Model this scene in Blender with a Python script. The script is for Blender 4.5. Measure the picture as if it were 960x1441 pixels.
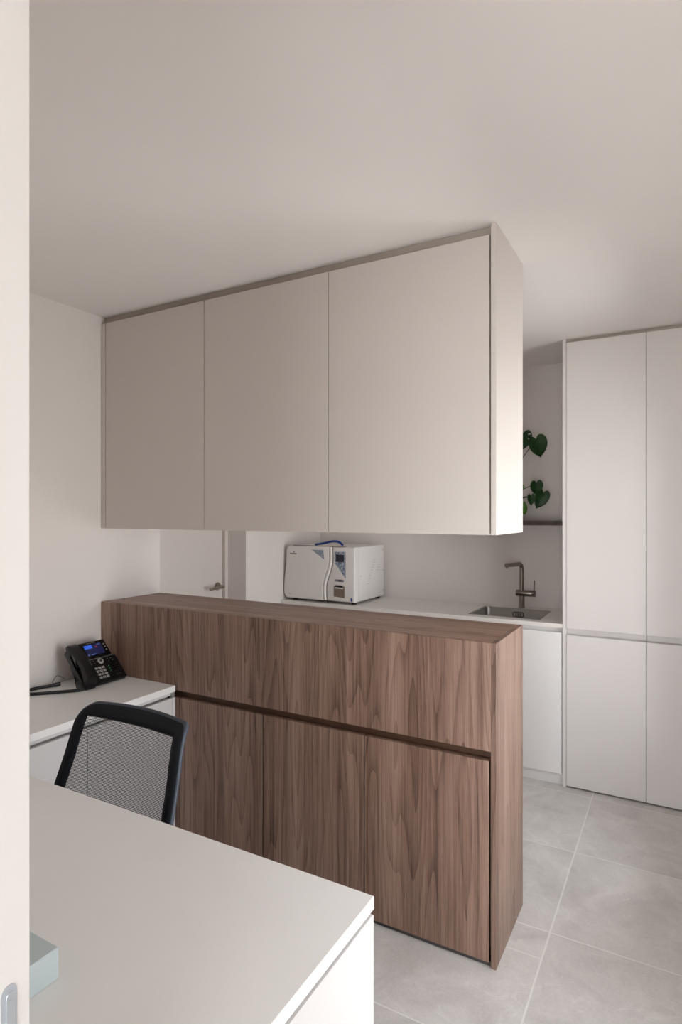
import bpy, bmesh, math, random
from mathutils import Vector, Matrix
PI = math.pi
random.seed(7)
for o in list(bpy.data.objects):
    bpy.data.objects.remove(o)
SC = bpy.context.scene
COL = SC.collection

# ---------------------------------------------------------------- camera
FPX = 843.94
cam_d = bpy.data.cameras.new('camera')
cam = bpy.data.objects.new('camera', cam_d)
COL.objects.link(cam)
cam.location = (0, 0, 1.52)
cam.rotation_euler = (PI/2, 0, math.radians(29.503))
cam_d.sensor_fit = 'VERTICAL'
cam_d.sensor_height = 36.0
cam_d.lens = FPX/1441*36.0
cam_d.shift_y = (723.56-720.5)/1441
cam_d.clip_start = 0.02
SC.camera = cam

# ---------------------------------------------------------------- world / light / exposure
SKY_STRENGTH = 7.8
GROUND_FILL = (1.14, 1.11, 1.11, 1)
SKY_COLOR = (0.955, 0.975, 1.03, 1)
W = bpy.data.worlds.new('daylight'); SC.world = W
W.use_nodes = True
bgn = W.node_tree.nodes['Background']
_g = W.node_tree.nodes; _l = W.node_tree.links           # pale sky above, brighter lower half added to lift the ceiling
_tc = _g.new('ShaderNodeTexCoord'); _sp = _g.new('ShaderNodeSeparateXYZ'); _mr = _g.new('ShaderNodeMapRange'); _mx = _g.new('ShaderNodeMixRGB')
_l.new(_tc.outputs['Generated'], _sp.inputs[0]); _l.new(_sp.outputs[2], _mr.inputs[0])
_mr.inputs[1].default_value = -0.06; _mr.inputs[2].default_value = 0.06
_mx.inputs[1].default_value = GROUND_FILL; _mx.inputs[2].default_value = SKY_COLOR
_l.new(_mr.outputs[0], _mx.inputs[0]); _l.new(_mx.outputs[0], bgn.inputs[0])
bgn.inputs[1].default_value = SKY_STRENGTH
SC.view_settings.view_transform = 'Standard'
SC.view_settings.look = 'None'
SC.view_settings.gamma = 1
SC.view_settings.use_curve_mapping = False
SC.view_settings.exposure = 0.0

def portal(name, loc, rot, sx, sy):
    l = bpy.data.lights.new(name, 'AREA'); l.shape = 'RECTANGLE'; l.size = sx; l.size_y = sy
    l.energy = 1
    l.cycles.is_portal = True
    o = bpy.data.objects.new(name, l); COL.objects.link(o)
    o.location = loc; o.rotation_euler = rot
    return o

# room dimensions
XL, XR = -2.4894, 0.25
YB = 4.065
ZC = 2.4945
WINS = ((1.08, 1.98, 0.16, 1.74), (2.34, 3.18, 0.34, 2.05))      # unseen right-wall windows, split by an added pier to dim the end panel: y0, y1, z0, z1
HX0, HX1, HY0 = -1.7, 1.5, -1.7                  # hall behind the doorway
HWX0, HWX1, HWZ0, HWZ1 = -1.64, 0.70, 0.05, 2.30   # unseen hall window, sized and placed as fill light
for _a, _b, _c, _d in WINS: portal('window_portal', (XR+0.19, (_a+_b)/2, (_c+_d)/2), (0, PI/2, 0), _d-_c, _b-_a)
portal('hall_window_portal', ((HWX0+HWX1)/2, HY0-0.11, (HWZ0+HWZ1)/2), (PI/2, 0, 0), HWX1-HWX0, HWZ1-HWZ0)

# ---------------------------------------------------------------- materials
def newmat(name):
    m = bpy.data.materials.new(name); m.use_nodes = True
    nt = m.node_tree
    return m, nt, nt.nodes['Principled BSDF']

def srgb(r, g, b):
    f = lambda c: (c/255/12.92) if c/255 <= 0.04045 else ((c/255+0.055)/1.055)**2.4
    return (f(r), f(g), f(b), 1)

def N(nt, t, **kw):
    n = nt.nodes.new(t)
    for k, v in kw.items(): setattr(n, k, v)
    return n

def math_node(nt, op, a, b=None, c=None):
    n = N(nt, 'ShaderNodeMath', operation=op)
    for i, v in enumerate((a, b, c)):
        if v is None: continue
        if isinstance(v, (int, float)): n.inputs[i].default_value = v
        else: nt.links.new(v, n.inputs[i])
    return n.outputs[0]

def plain(name, col, rough=0.5, metal=0.0, var=0.02, scale=6.0, bump=0.0, bscale=200, spec=0.5, coat=0.0):
    m, nt, b = newmat(name)
    tc = N(nt, 'ShaderNodeTexCoord')
    nz = N(nt, 'ShaderNodeTexNoise'); nz.inputs['Scale'].default_value = scale; nz.inputs['Detail'].default_value = 3
    nt.links.new(tc.outputs['Object'], nz.inputs['Vector'])
    rp = N(nt, 'ShaderNodeValToRGB')
    rp.color_ramp.elements[0].position = 0.3; rp.color_ramp.elements[1].position = 0.7
    rp.color_ramp.elements[0].color = tuple(c*(1-var) for c in col[:3])+(1,)
    rp.color_ramp.elements[1].color = tuple(min(1, c*(1+var)) for c in col[:3])+(1,)
    nt.links.new(nz.outputs['Fac'], rp.inputs[0]); nt.links.new(rp.outputs[0], b.inputs['Base Color'])
    b.inputs['Roughness'].default_value = rough; b.inputs['Metallic'].default_value = metal
    b.inputs['Specular IOR Level'].default_value = spec
    if coat: b.inputs['Coat Weight'].default_value = coat
    if bump:
        n2 = N(nt, 'ShaderNodeTexNoise'); n2.inputs['Scale'].default_value = bscale
        nt.links.new(tc.outputs['Object'], n2.inputs['Vector'])
        bp = N(nt, 'ShaderNodeBump'); bp.inputs['Strength'].default_value = bump; bp.inputs['Distance'].default_value = 0.001
        nt.links.new(n2.outputs['Fac'], bp.inputs['Height']); nt.links.new(bp.outputs[0], b.inputs['Normal'])
    return m

def emit(name, col, s):
    m, nt, b = newmat(name)
    b.inputs['Base Color'].default_value = (0.01, 0.01, 0.01, 1)
    b.inputs['Emission Color'].default_value = col; b.inputs['Emission Strength'].default_value = s
    return m

def walnut(name, across, along, tint=1.0, seed=0.0):
    """walnut veneer; across / along = object axes the grain runs over"""
    m, nt, b = newmat(name)
    L = nt.links
    tc = N(nt, 'ShaderNodeTexCoord'); sp = N(nt, 'ShaderNodeSeparateXYZ'); L.new(tc.outputs['Object'], sp.inputs[0])
    u, v = sp.outputs[across], sp.outputs[along]
    if along == 'Z': u = math_node(nt, 'ADD', sp.outputs['X'], sp.outputs['Y'])
    def nz(su, sv, det, rough=0.5, off=0.0):
        cb = N(nt, 'ShaderNodeCombineXYZ')
        L.new(math_node(nt, 'MULTIPLY', u, su), cb.inputs[0]); L.new(math_node(nt, 'MULTIPLY', v, sv), cb.inputs[1])
        cb.inputs[2].default_value = seed+off
        n = N(nt, 'ShaderNodeTexNoise'); n.inputs['Scale'].default_value = 1.0; n.inputs['Detail'].default_value = det
        n.inputs['Roughness'].default_value = rough
        L.new(cb.outputs[0], n.inputs['Vector']); return n.outputs['Fac']
    big = nz(6.5, 0.50, 1.5, 0.4)                               # contour field of the cathedrals
    wob = nz(22, 2.2, 2, 0.5, 3.1)
    fld = math_node(nt, 'ADD', math_node(nt, 'MULTIPLY', big, 118.0), math_node(nt, 'MULTIPLY', wob, 4.5))
    ring = math_node(nt, 'FRACT', math_node(nt, 'MULTIPLY', fld, 0.159))
    ring = math_node(nt, 'MULTIPLY', math_node(nt, 'POWER', ring, 3.0), math_node(nt, 'LESS_THAN', ring, 0.985))
    streak = nz(105, 1.3, 6, 0.68, 7.7)
    band = nz(11, 0.12, 2, 0.5, 11.3)
    fine = nz(520, 11, 2, 0.6, 15.9)
    a = math_node(nt, 'MULTIPLY', streak, 0.40)
    a = math_node(nt, 'MULTIPLY_ADD', band, 0.44, a)
    a = math_node(nt, 'MULTIPLY_ADD', ring, -0.095, a)
    a = math_node(nt, 'MULTIPLY_ADD', fine, 0.22, a)
    rp = N(nt, 'ShaderNodeValToRGB'); cr = rp.color_ramp
    cr.elements[0].position = 0.325; cr.elements[1].position = 0.625
    t = lambda c: tuple(x*tint for x in c[:3])+(1,)
    cr.elements[0].color = t(srgb(70, 51, 42)); cr.elements[1].color = t(srgb(166, 138, 121))
    e = cr.elements.new(0.42); e.color = t(srgb(110, 84, 71))
    e = cr.elements.new(0.52); e.color = t(srgb(142, 113, 98))
    L.new(a, rp.inputs[0]); L.new(rp.outputs[0], b.inputs['Base Color'])
    b.inputs['Roughness'].default_value = 0.42; b.inputs['Specular IOR Level'].default_value = 0.45
    bp = N(nt, 'ShaderNodeBump'); bp.inputs['Strength'].default_value = 0.12; bp.inputs['Distance'].default_value = 0.0008
    L.new(fine, bp.inputs['Height']); L.new(bp.outputs[0], b.inputs['Normal'])
    return m

WALL = plain('wall_paint', srgb(229, 222, 217), 0.75, var=0.008, bump=0.04, bscale=350)
CEIL = plain('ceiling_paint', srgb(238, 232, 228), 0.85, var=0.006, bump=0.03, bscale=350)
GREIGE = plain('greige_lacquer', srgb(210, 202, 196), 0.38, var=0.006, spec=0.4)  # one greige with the tall cabinets, darkened for the shaded overhead units
GREIGE_T = plain('lit_greige_lacquer', srgb(222, 216, 212), 0.38, var=0.006, spec=0.4)  # same greige, lightened for the better-lit tall cabinets
GREIGE_TOP = plain('pale_worktop', srgb(243, 241, 239), 0.42, var=0.01, spec=0.4)
WHITE = plain('white_laminate', srgb(216, 213, 212), 0.36, var=0.006, spec=0.4)
WHITE_B = plain('white_kitchen_laminate', srgb(238, 235, 233), 0.36, var=0.006, spec=0.4)
COUNTER = plain('white_counter', srgb(236, 231, 226), 0.3, var=0.012, spec=0.45)
RECESS_SHADE = plain('greige_recess_shade', srgb(176, 166, 156), 0.55, var=0.01)  # cabinet greige with the shade of the top recess put into the colour
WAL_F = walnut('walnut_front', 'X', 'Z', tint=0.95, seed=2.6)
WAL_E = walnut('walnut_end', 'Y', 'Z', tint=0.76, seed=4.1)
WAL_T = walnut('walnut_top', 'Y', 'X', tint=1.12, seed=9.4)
WAL_D = plain('dark_walnut_rail', srgb(92, 66, 50), 0.4, var=0.08, scale=30)
EDGE = plain('gap_shade', srgb(52, 38, 30), 0.5)
PLINTH = plain('dark_plinth', srgb(72, 70, 68), 0.6)
ALU = plain('grey_rail', srgb(178, 176, 172), 0.35, metal=0.6)
STEEL = plain('brushed_steel', srgb(150, 147, 143), 0.33, metal=1.0, var=0.04, scale=60)
STEEL_D = plain('bronze_steel', srgb(140, 132, 122), 0.28, metal=1.0, var=0.04, scale=40)
NICKEL = plain('satin_nickel', srgb(176, 166, 154), 0.3, metal=1.0)
BLACKP = plain('black_plastic', srgb(13, 13, 15), 0.34, var=0.05)
BLACKG = plain('black_gloss', srgb(10, 10, 12), 0.15, var=0.02)
GREYP = plain('dark_grey_plastic', srgb(58, 58, 60), 0.45, var=0.03)
KEYG = plain('light_key', srgb(170, 168, 165), 0.4)
WHITEP = plain('white_enamel', srgb(232, 228, 224), 0.3, var=0.006)
WHITEC = plain('white_case', srgb(228, 224, 221), 0.38, var=0.006)
BLUEP = plain('blue_plastic', srgb(24, 62, 150), 0.35)
RUBBER = plain('black_rubber', srgb(20, 20, 20), 0.7)
CORD = plain('black_cord', srgb(26, 28, 30), 0.5)
INK = plain('grey_ink', srgb(120, 116, 116), 0.6)
SMOKE = plain('smoked_cover', srgb(128, 112, 98), 0.2, var=0.12, scale=70)
LCD = plain('dark_display', srgb(34, 40, 54), 0.15)
CHFRAME = plain('chair_frame', srgb(19, 22, 28), 0.7, var=0.25, scale=260, spec=0.25)
CHRIM = plain('chair_rim', srgb(58, 66, 78), 0.5, var=0.04)
CHFAB = plain('chair_fabric', srgb(28, 30, 34), 0.9, var=0.15, scale=180)
TERRA = plain('blush_pot', srgb(190, 160, 146), 0.6, var=0.04)
SOIL = plain('soil', srgb(58, 42, 32), 0.95, var=0.3, scale=90)
BOXM = plain('pale_blue_grey_card', srgb(196, 208, 210), 0.5, var=0.01)
FRAMEW = plain('window_frame_white', srgb(236, 234, 230), 0.4)
DOORW = plain('inner_door_paint', srgb(216, 207, 201), 0.5, var=0.004)
LEAFW = plain('sliding_door_white', srgb(234, 232, 230), 0.4, var=0.004)

def marble(name, base, dark):
    m, nt, b = newmat(name); L = nt.links
    tc = N(nt, 'ShaderNodeTexCoord')
    n = N(nt, 'ShaderNodeTexNoise'); n.inputs['Scale'].default_value = 130; n.inputs['Detail'].default_value = 4
    L.new(tc.outputs['Object'], n.inputs['Vector'])
    rp = N(nt, 'ShaderNodeValToRGB'); rp.color_ramp.elements[0].position = 0.40; rp.color_ramp.elements[1].position = 0.58
    rp.color_ramp.elements[0].color = dark; rp.color_ramp.elements[1].color = base
    L.new(n.outputs['Fac'], rp.inputs[0]); L.new(rp.outputs[0], b.inputs['Base Color'])
    b.inputs['Roughness'].default_value = 0.35
    return m
DECAL = marble('blue_marbled_decal', srgb(186, 190, 196), srgb(70, 92, 128))

def leafmat(name, c1, c2):
    m, nt, b = newmat(name); L = nt.links
    tc = N(nt, 'ShaderNodeTexCoord')
    n = N(nt, 'ShaderNodeTexNoise'); n.inputs['Scale'].default_value = 45; n.inputs['Detail'].default_value = 3
    L.new(tc.outputs['Object'], n.inputs['Vector'])
    rp = N(nt, 'ShaderNodeValToRGB'); rp.color_ramp.elements[0].position = 0.35; rp.color_ramp.elements[1].position = 0.65
    rp.color_ramp.elements[0].color = c1; rp.color_ramp.elements[1].color = c2
    L.new(n.outputs['Fac'], rp.inputs[0]); L.new(rp.outputs[0], b.inputs['Base Color'])
    b.inputs['Roughness'].default_value = 0.42
    b.inputs['Subsurface Weight'].default_value = 0.0
    return m
LEAFD = leafmat('leaf_dark_green', srgb(12, 50, 12), srgb(24, 72, 20))
LEAFB = leafmat('leaf_bright_green', srgb(66, 112, 38), srgb(92, 140, 52))
STEM = plain('stem_green', srgb(70, 86, 48), 0.5)

def glass():
    m = bpy.data.materials.new('window_glass'); m.use_nodes = True
    nt = m.node_tree; nt.nodes.clear()
    out = N(nt, 'ShaderNodeOutputMaterial'); mix = N(nt, 'ShaderNodeMixShader')
    tr = N(nt, 'ShaderNodeBsdfTransparent'); gl = N(nt, 'ShaderNodeBsdfGlossy'); gl.inputs['Roughness'].default_value = 0.02
    tr.inputs[0].default_value = (0.97, 0.985, 0.98, 1)
    fr = N(nt, 'ShaderNodeFresnel'); fr.inputs[0].default_value = 1.3
    nt.links.new(fr.outputs[0], mix.inputs[0]); nt.links.new(tr.outputs[0], mix.inputs[1]); nt.links.new(gl.outputs[0], mix.inputs[2])
    nt.links.new(mix.outputs[0], out.inputs[0])
    return m
GLASS = glass()

def floor_mat():
    m, nt, b = newmat('stone_tile'); L = nt.links
    tc = N(nt, 'ShaderNodeTexCoord'); sp = N(nt, 'ShaderNodeSeparateXYZ'); L.new(tc.outputs['Object'], sp.inputs[0])
    X, Y = sp.outputs[0], sp.outputs[1]
    P = 0.593
    def joint(c, off, period, w):
        a = math_node(nt, 'DIVIDE', math_node(nt, 'SUBTRACT', c, off), period)
        f = math_node(nt, 'FRACT', math_node(nt, 'ADD', a, 100.5))
        d = math_node(nt, 'MULTIPLY', math_node(nt, 'ABSOLUTE', math_node(nt, 'SUBTRACT', f, 0.5)), period)
        return math_node(nt, 'LESS_THAN', d, w)
    jx = joint(X, -0.412, P, 0.0030); jy = joint(Y, 2.27, P, 0.0026)
    # one cut strip beside the cabinet
    ex = math_node(nt, 'MULTIPLY', math_node(nt, 'LESS_THAN', math_node(nt, 'ABSOLUTE', math_node(nt, 'SUBTRACT', Y, 2.12)), 0.002),
                   math_node(nt, 'LESS_THAN', math_node(nt, 'ABSOLUTE', math_node(nt, 'ADD', X, 0.706)), 0.294))
    j = math_node(nt, 'MAXIMUM', math_node(nt, 'MAXIMUM', jx, jy), ex)
    # tile id -> tone and offset
    cb = N(nt, 'ShaderNodeCombineXYZ')
    L.new(math_node(nt, 'FLOOR', math_node(nt, 'DIVIDE', math_node(nt, 'ADD', X, 0.412), P)), cb.inputs[0])
    L.new(math_node(nt, 'FLOOR', math_node(nt, 'DIVIDE', math_node(nt, 'SUBTRACT', Y, 2.27), P)), cb.inputs[1])
    wn = N(nt, 'ShaderNodeTexWhiteNoise', noise_dimensions='3D'); L.new(cb.outputs[0], wn.inputs['Vector'])
    off = N(nt, 'ShaderNodeVectorMath', operation='SCALE'); L.new(wn.outputs['Color'], off.inputs[0]); off.inputs['Scale'].default_value = 13.0
    add = N(nt, 'ShaderNodeVectorMath', operation='ADD'); L.new(tc.outputs['Object'], add.inputs[0]); L.new(off.outputs[0], add.inputs[1])
    n1 = N(nt, 'ShaderNodeTexNoise'); n1.inputs['Scale'].default_value = 5; n1.inputs['Detail'].default_value = 7; n1.inputs['Roughness'].default_value = 0.62
    n1.inputs['Distortion'].default_value = 0.8
    L.new(add.outputs[0], n1.inputs['Vector'])
    n2 = N(nt, 'ShaderNodeTexNoise'); n2.inputs['Scale'].default_value = 110; n2.inputs['Detail'].default_value = 3
    L.new(add.outputs[0], n2.inputs['Vector'])
    # fine pale veins: thin zero crossings of a distorted noise
    n3 = N(nt, 'ShaderNodeTexNoise'); n3.inputs['Scale'].default_value = 2.3; n3.inputs['Detail'].default_value = 4; n3.inputs['Distortion'].default_value = 1.2
    L.new(add.outputs[0], n3.inputs['Vector'])
    vein = math_node(nt, 'ABSOLUTE', math_node(nt, 'SUBTRACT', n3.outputs['Fac'], 0.5))
    vein = math_node(nt, 'MULTIPLY', math_node(nt, 'LESS_THAN', vein, 0.006), math_node(nt, 'GREATER_THAN', n1.outputs['Fac'], 0.49))
    a = math_node(nt, 'MULTIPLY_ADD', n2.outputs['Fac'], 0.25, math_node(nt, 'MULTIPLY', n1.outputs['Fac'], 0.75))
    a = math_node(nt, 'MULTIPLY_ADD', wn.outputs['Value'], 0.09, a)
    rp = N(nt, 'ShaderNodeValToRGB'); cr = rp.color_ramp
    cr.elements[0].position = 0.34; cr.elements[1].position = 0.72
    cr.elements[0].color = srgb(196, 190, 186); cr.elements[1].color = srgb(228, 224, 220)
    L.new(a, rp.inputs[0])
    m1 = N(nt, 'ShaderNodeMixRGB'); m1.inputs[2].default_value = srgb(236, 232, 227)
    L.new(math_node(nt, 'MULTIPLY', vein, 0.28), m1.inputs[0]); L.new(rp.outputs[0], m1.inputs[1])
    m2 = N(nt, 'ShaderNodeMixRGB'); m2.inputs[2].default_value = srgb(240, 237, 233)
    L.new(math_node(nt, 'MULTIPLY', j, 0.75), m2.inputs[0]); L.new(m1.outputs[0], m2.inputs[1])
    L.new(m2.outputs[0], b.inputs['Base Color'])
    b.inputs['Roughness'].default_value = 0.5
    bp = N(nt, 'ShaderNodeBump'); bp.inputs['Strength'].default_value = 0.15; bp.inputs['Distance'].default_value = 0.002
    L.new(a, bp.inputs['Height']); L.new(bp.outputs[0], b.inputs['Normal'])
    return m
FLOOR = floor_mat()

def mesh_fabric():
    """open woven net: threads with holes between them, from the chair's own coordinates"""
    m = bpy.data.materials.new('open_mesh_fabric'); m.use_nodes = True
    nt = m.node_tree; L = nt.links; b = nt.nodes['Principled BSDF']
    tc = N(nt, 'ShaderNodeTexCoord'); sp = N(nt, 'ShaderNodeSeparateXYZ'); L.new(tc.outputs['Object'], sp.inputs[0])
    p, q = sp.outputs[0], sp.outputs[2]
    K = 2*PI/0.0060
    s1 = math_node(nt, 'SINE', math_node(nt, 'MULTIPLY', math_node(nt, 'ADD', p, q), K*0.72))
    s2 = math_node(nt, 'SINE', math_node(nt, 'MULTIPLY', math_node(nt, 'SUBTRACT', p, q), K*0.72))
    hole = math_node(nt, 'GREATER_THAN', math_node(nt, 'MULTIPLY', s1, s2), -0.02)
    hole2 = math_node(nt, 'MULTIPLY', hole, math_node(nt, 'GREATER_THAN', math_node(nt, 'ABSOLUTE', math_node(nt, 'MULTIPLY', s1, s2)), 0.05))
    b.inputs['Base Color'].default_value = srgb(34, 36, 40); b.inputs['Roughness'].default_value = 0.8
    L.new(math_node(nt, 'SUBTRACT', 1.0, hole2), b.inputs['Alpha'])
    return m
MESHF = mesh_fabric()

# ---------------------------------------------------------------- mesh helpers
def bx(bm, x0, x1, y0, y1, z0, z1, bev=0.0, seg=1):
    t = bmesh.new()
    bmesh.ops.create_cube(t, size=1)
    for v in t.verts:
        v.co = Vector((x0+(v.co.x+.5)*(x1-x0), y0+(v.co.y+.5)*(y1-y0), z0+(v.co.z+.5)*(z1-z0)))
    if bev > 0:
        bmesh.ops.bevel(t, geom=t.edges[:], offset=bev, segments=seg, affect='EDGES', profile=0.5)
    merge(bm, t)

def merge(bm, t, mat=None):
    if mat is not None: t.transform(mat)
    me = bpy.data.meshes.new('tmp'); t.to_mesh(me); t.free()
    bm.from_mesh(me); bpy.data.meshes.remove(me)

def tube(bm, pts, r, n=12, cap=True, closed=False):
    """sweep a circle; r is a number or a list"""
    pts = [Vector(p) for p in pts]; k = len(pts)
    rs = r if isinstance(r, (list, tuple)) else [r]*k
    rings = []; up = None
    for i in range(k):
        if closed: d = pts[(i+1) % k]-pts[i-1]
        else: d = pts[min(i+1, k-1)]-pts[max(i-1, 0)]
        d.normalize()
        if up is None:
            up = Vector((0, 0, 1)) if abs(d.z) < .9 else Vector((1, 0, 0))
        a = d.cross(up); a.normalize(); up = a.cross(d); up.normalize()
        rings.append([bm.verts.new(pts[i]+(a*math.cos(2*PI*j/n)+up*math.sin(2*PI*j/n))*rs[i]) for j in range(n)])
    m = k if closed else k-1
    for i in range(m):
        A, B = rings[i], rings[(i+1) % k]
        for j in range(n):
            bm.faces.new((A[j], A[(j+1) % n], B[(j+1) % n], B[j]))
    if cap and not closed:
        bm.faces.new(rings[0][::-1]); bm.faces.new(rings[-1])

def smooth_path(pts, sub=6):
    """Catmull-Rom through points"""
    P = [Vector(p) for p in pts]; out = []
    for i in range(len(P)-1):
        p0, p1, p2, p3 = P[max(i-1, 0)], P[i], P[i+1], P[min(i+2, len(P)-1)]
        for s in range(sub):
            t = s/sub
            out.append(0.5*((2*p1)+(p2-p0)*t+(2*p0-5*p1+4*p2-p3)*t*t+(3*p1-p0-3*p2+p3)*t**3))
    out.append(P[-1]); return out

def lathe(bm, prof, c, n=32, axis='Z'):
    rings = []
    for r, h in prof:
        ring = []
        for j in range(n):
            a = 2*PI*j/n; x, y = r*math.cos(a), r*math.sin(a)
            p = {'Z': (x, y, h), 'X': (h, x, y), 'Y': (x, h, y)}[axis]
            ring.append(bm.verts.new(Vector(c)+Vector(p)))
        rings.append(ring)
    for A, B in zip(rings, rings[1:]):
        for j in range(n):
            bm.faces.new((A[j], A[(j+1) % n], B[(j+1) % n], B[j]))
    bm.faces.new(rings[0][::-1]); bm.faces.new(rings[-1])

def prism(bm, poly, o, ex, ey, ez, depth, bev=0.0):
    """poly (2-D) laid in plane (ex,ey) at o and extruded by depth along ez"""
    t = bmesh.new(); o, ex, ey, ez = map(Vector, (o, ex, ey, ez))
    A = [t.verts.new(o+ex*x+ey*y) for x, y in poly]; B = [t.verts.new(o+ex*x+ey*y+ez*depth) for x, y in poly]
    t.faces.new(A[::-1]); t.faces.new(B); n = len(poly)
    for i in range(n): t.faces.new((A[i], A[(i+1) % n], B[(i+1) % n], B[i]))
    bmesh.ops.recalc_face_normals(t, faces=t.faces[:])
    if bev:
        rim = [e for e in t.edges if all(v in B for v in e.verts)]
        bmesh.ops.bevel(t, geom=rim, offset=bev, segments=3, affect='EDGES', profile=0.5)
    merge(bm, t)

def obj(name, bm, mat, parent=None, smooth=False, world=None):
    """link one mesh object; vertices are given in the coordinates of the top thing (or world for a lone mesh)"""
    bmesh.ops.recalc_face_normals(bm, faces=bm.faces[:])
    me = bpy.data.meshes.new(name); 
    if world is not None: bm.transform(Matrix.Translation(-Vector(world)))
    bm.to_mesh(me); bm.free()
    if smooth:
        for p in me.polygons: p.use_smooth = True
        if smooth != 'all': me.set_sharp_from_angle(angle=math.radians(40))
    me.materials.append(mat)
    o = bpy.data.objects.new(name, me); COL.objects.link(o)
    if parent is not None: o.parent = parent
    if world is not None and parent is None: o.location = world
    return o

def thing(name, label, cat, loc=(0, 0, 0), rotz=0.0, group=None):
    o = bpy.data.objects.new(name, None); COL.objects.link(o); o.empty_display_size = 0.1
    o.location = loc; o.rotation_euler = (0, 0, rotz); tag(o, label, cat, group)
    return o

def tag(o, label, cat, group=None):
    o['label'] = label; o['category'] = cat
    if group: o['group'] = group

def part(name, mat, parent, *boxes, bev=0.0008, smooth=False):
    """a part made of boxes given in world coordinates, under a thing that is not rotated"""
    bm = bmesh.new()
    root = parent
    while root.parent: root = root.parent
    for b in boxes: bx(bm, *b, bev=bev)
    bm.transform(Matrix.Translation(-Vector(root.location)))
    return obj(name, bm, mat, parent, smooth)

def struct(name, mat, *boxes, parent=None):
    bm = bmesh.new()
    for b in boxes: bx(bm, *b)
    o = obj(name, bm, mat, parent)
    if parent is None: o['kind'] = 'structure'
    return o

# ---------------------------------------------------------------- the room
RX0, RX1 = -2.85, HX1+0.2
struct('floor', FLOOR, (RX0, RX1, HY0-0.3, YB+0.2, -0.12, 0))
struct('ceiling', CEIL, (RX0, RX1, HY0-0.3, YB+0.2, ZC, ZC+0.12))
DY0, DY1, DZ = 2.378, 3.127, 2.13                # recess of the door in the left wall
struct('wall_left', WALL, (XL-0.3, XL, 0.40, DY0, 0, ZC), (XL-0.3, XL, DY1, YB, 0, ZC), (XL-0.3, XL, DY0, DY1, DZ, ZC),
       (XL-0.3, XL-0.22, DY0, DY1, 0, DZ))
struct('wall_back', WALL, (XL-0.3, XR+0.25, YB, YB+0.15, 0, ZC))
struct('wall_right', WALL, (XR, XR+0.25, 0.40, WINS[0][0], 0, ZC), (XR, XR+0.25, WINS[0][1], WINS[1][0], 0, ZC), (XR, XR+0.25, WINS[1][1], YB, 0, ZC),
       *[q for a, b, c, d in WINS for q in ((XR, XR+0.25, a, b, 0, c), (XR, XR+0.25, a, b, d, ZC))])
OX0, OX1, OZ = -0.66, 0.25, 2.2                  # doorway the photograph looks through
struct('wall_front', WALL, (XL-0.3, OX0, 0.27, 0.310, 0, ZC), (XL-0.3, OX0, 0.364, 0.40, 0, ZC), (OX0, OX1, 0.27, 0.310, OZ, ZC), (OX0, OX1, 0.364, 0.40, OZ, ZC),
       (OX1, HX1+0.2, 0.27, 0.40, 0, ZC))
struct('wall_hall_left', WALL, (HX0-0.12, HX0, HY0, 0.27, 0, ZC))
struct('wall_hall_right', WALL, (HX1, HX1+0.12, HY0, 0.27, 0, ZC))
struct('wall_hall_back', WALL, (HX0, HWX0, HY0-0.15, HY0, 0, ZC), (HWX1, HX1, HY0-0.15, HY0, 0, ZC), (HWX0, HWX1, HY0-0.15, HY0, 0, HWZ0), (HWX0, HWX1, HY0-0.15, HY0, HWZ1, ZC))

def window(name, along, c, a0, a1, z0, z1, th=0.05):
    """casement with frame, mullion and two panes; along 'X' or 'Y'"""
    def B(p0, p1, q0, q1, d0, d1):
        return (c+d0, c+d1, p0, p1, q0, q1) if along == 'Y' else (p0, p1, c+d0, c+d1, q0, q1)
    f = 0.045; mid = (a0+a1)/2
    w = struct(name, FRAMEW, B(a0, a0+f, z0, z1, 0, th), B(a1-f, a1, z0, z1, 0, th), B(a0+f, a1-f, z0, z0+f, 0, th), B(a0+f, a1-f, z1-f, z1, 0, th))
    struct('window_mullion', FRAMEW, B(mid-0.03, mid+0.03, z0+f, z1-f, 0, th), parent=w)
    for p, q in ((a0+f, mid-0.03), (mid+0.03, a1-f)):
        struct('window_pane', GLASS, B(p, q, z0+f, z1-f, th*.4, th*.4+0.006), parent=w)
    return w
for nm, (a, b, c, d) in zip(('window_1', 'window_3'), WINS):
    w = window(nm, 'Y', XR+0.12, a, b, c, d)
    struct('window_sill', WHITE, (XR-0.02, XR+0.12, a, b, c, c+0.015), parent=w)
window('window_2', 'X', HY0-0.09, HWX0, HWX1, HWZ0, HWZ1)

# door in the recess of the left wall
d1 = struct('door_1', DOORW, (XL-0.215, XL-0.175, 2.581, DY1-0.03, 0.004, DZ-0.03))
struct('door_frame', DOORW, (XL-0.219, XL-0.152, DY0+0.012, 2.578, 0, DZ), (XL-0.219, XL-0.152, DY1-0.028, DY1, 0, DZ), (XL-0.219, XL-0.152, 2.578, DY1-0.028, DZ-0.028, DZ), parent=d1)
bm = bmesh.new()
hx, hy, hz = XL-0.175, 3.045, 1.044
lathe(bm, [(0.026, 0.0), (0.026, 0.007), (0.024, 0.009), (0.010, 0.009), (0.010, 0.05)], (hx, hy, hz), 24, 'X')
tube(bm, smooth_path([(hx+0.03, hy, hz), (hx+0.05, hy-0.002, hz), (hx+0.056, hy-0.02, hz), (hx+0.056, hy-0.06, hz-0.001), (hx+0.054, hy-0.125, hz-0.003)], 5), 0.0095, 12)
bx(bm, hx+0.044, hx+0.06, hy-0.012, hy+0.012, hz-0.010, hz+0.010, 0.004, 2)
obj('door_handle', bm, NICKEL, d1, True)

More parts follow.
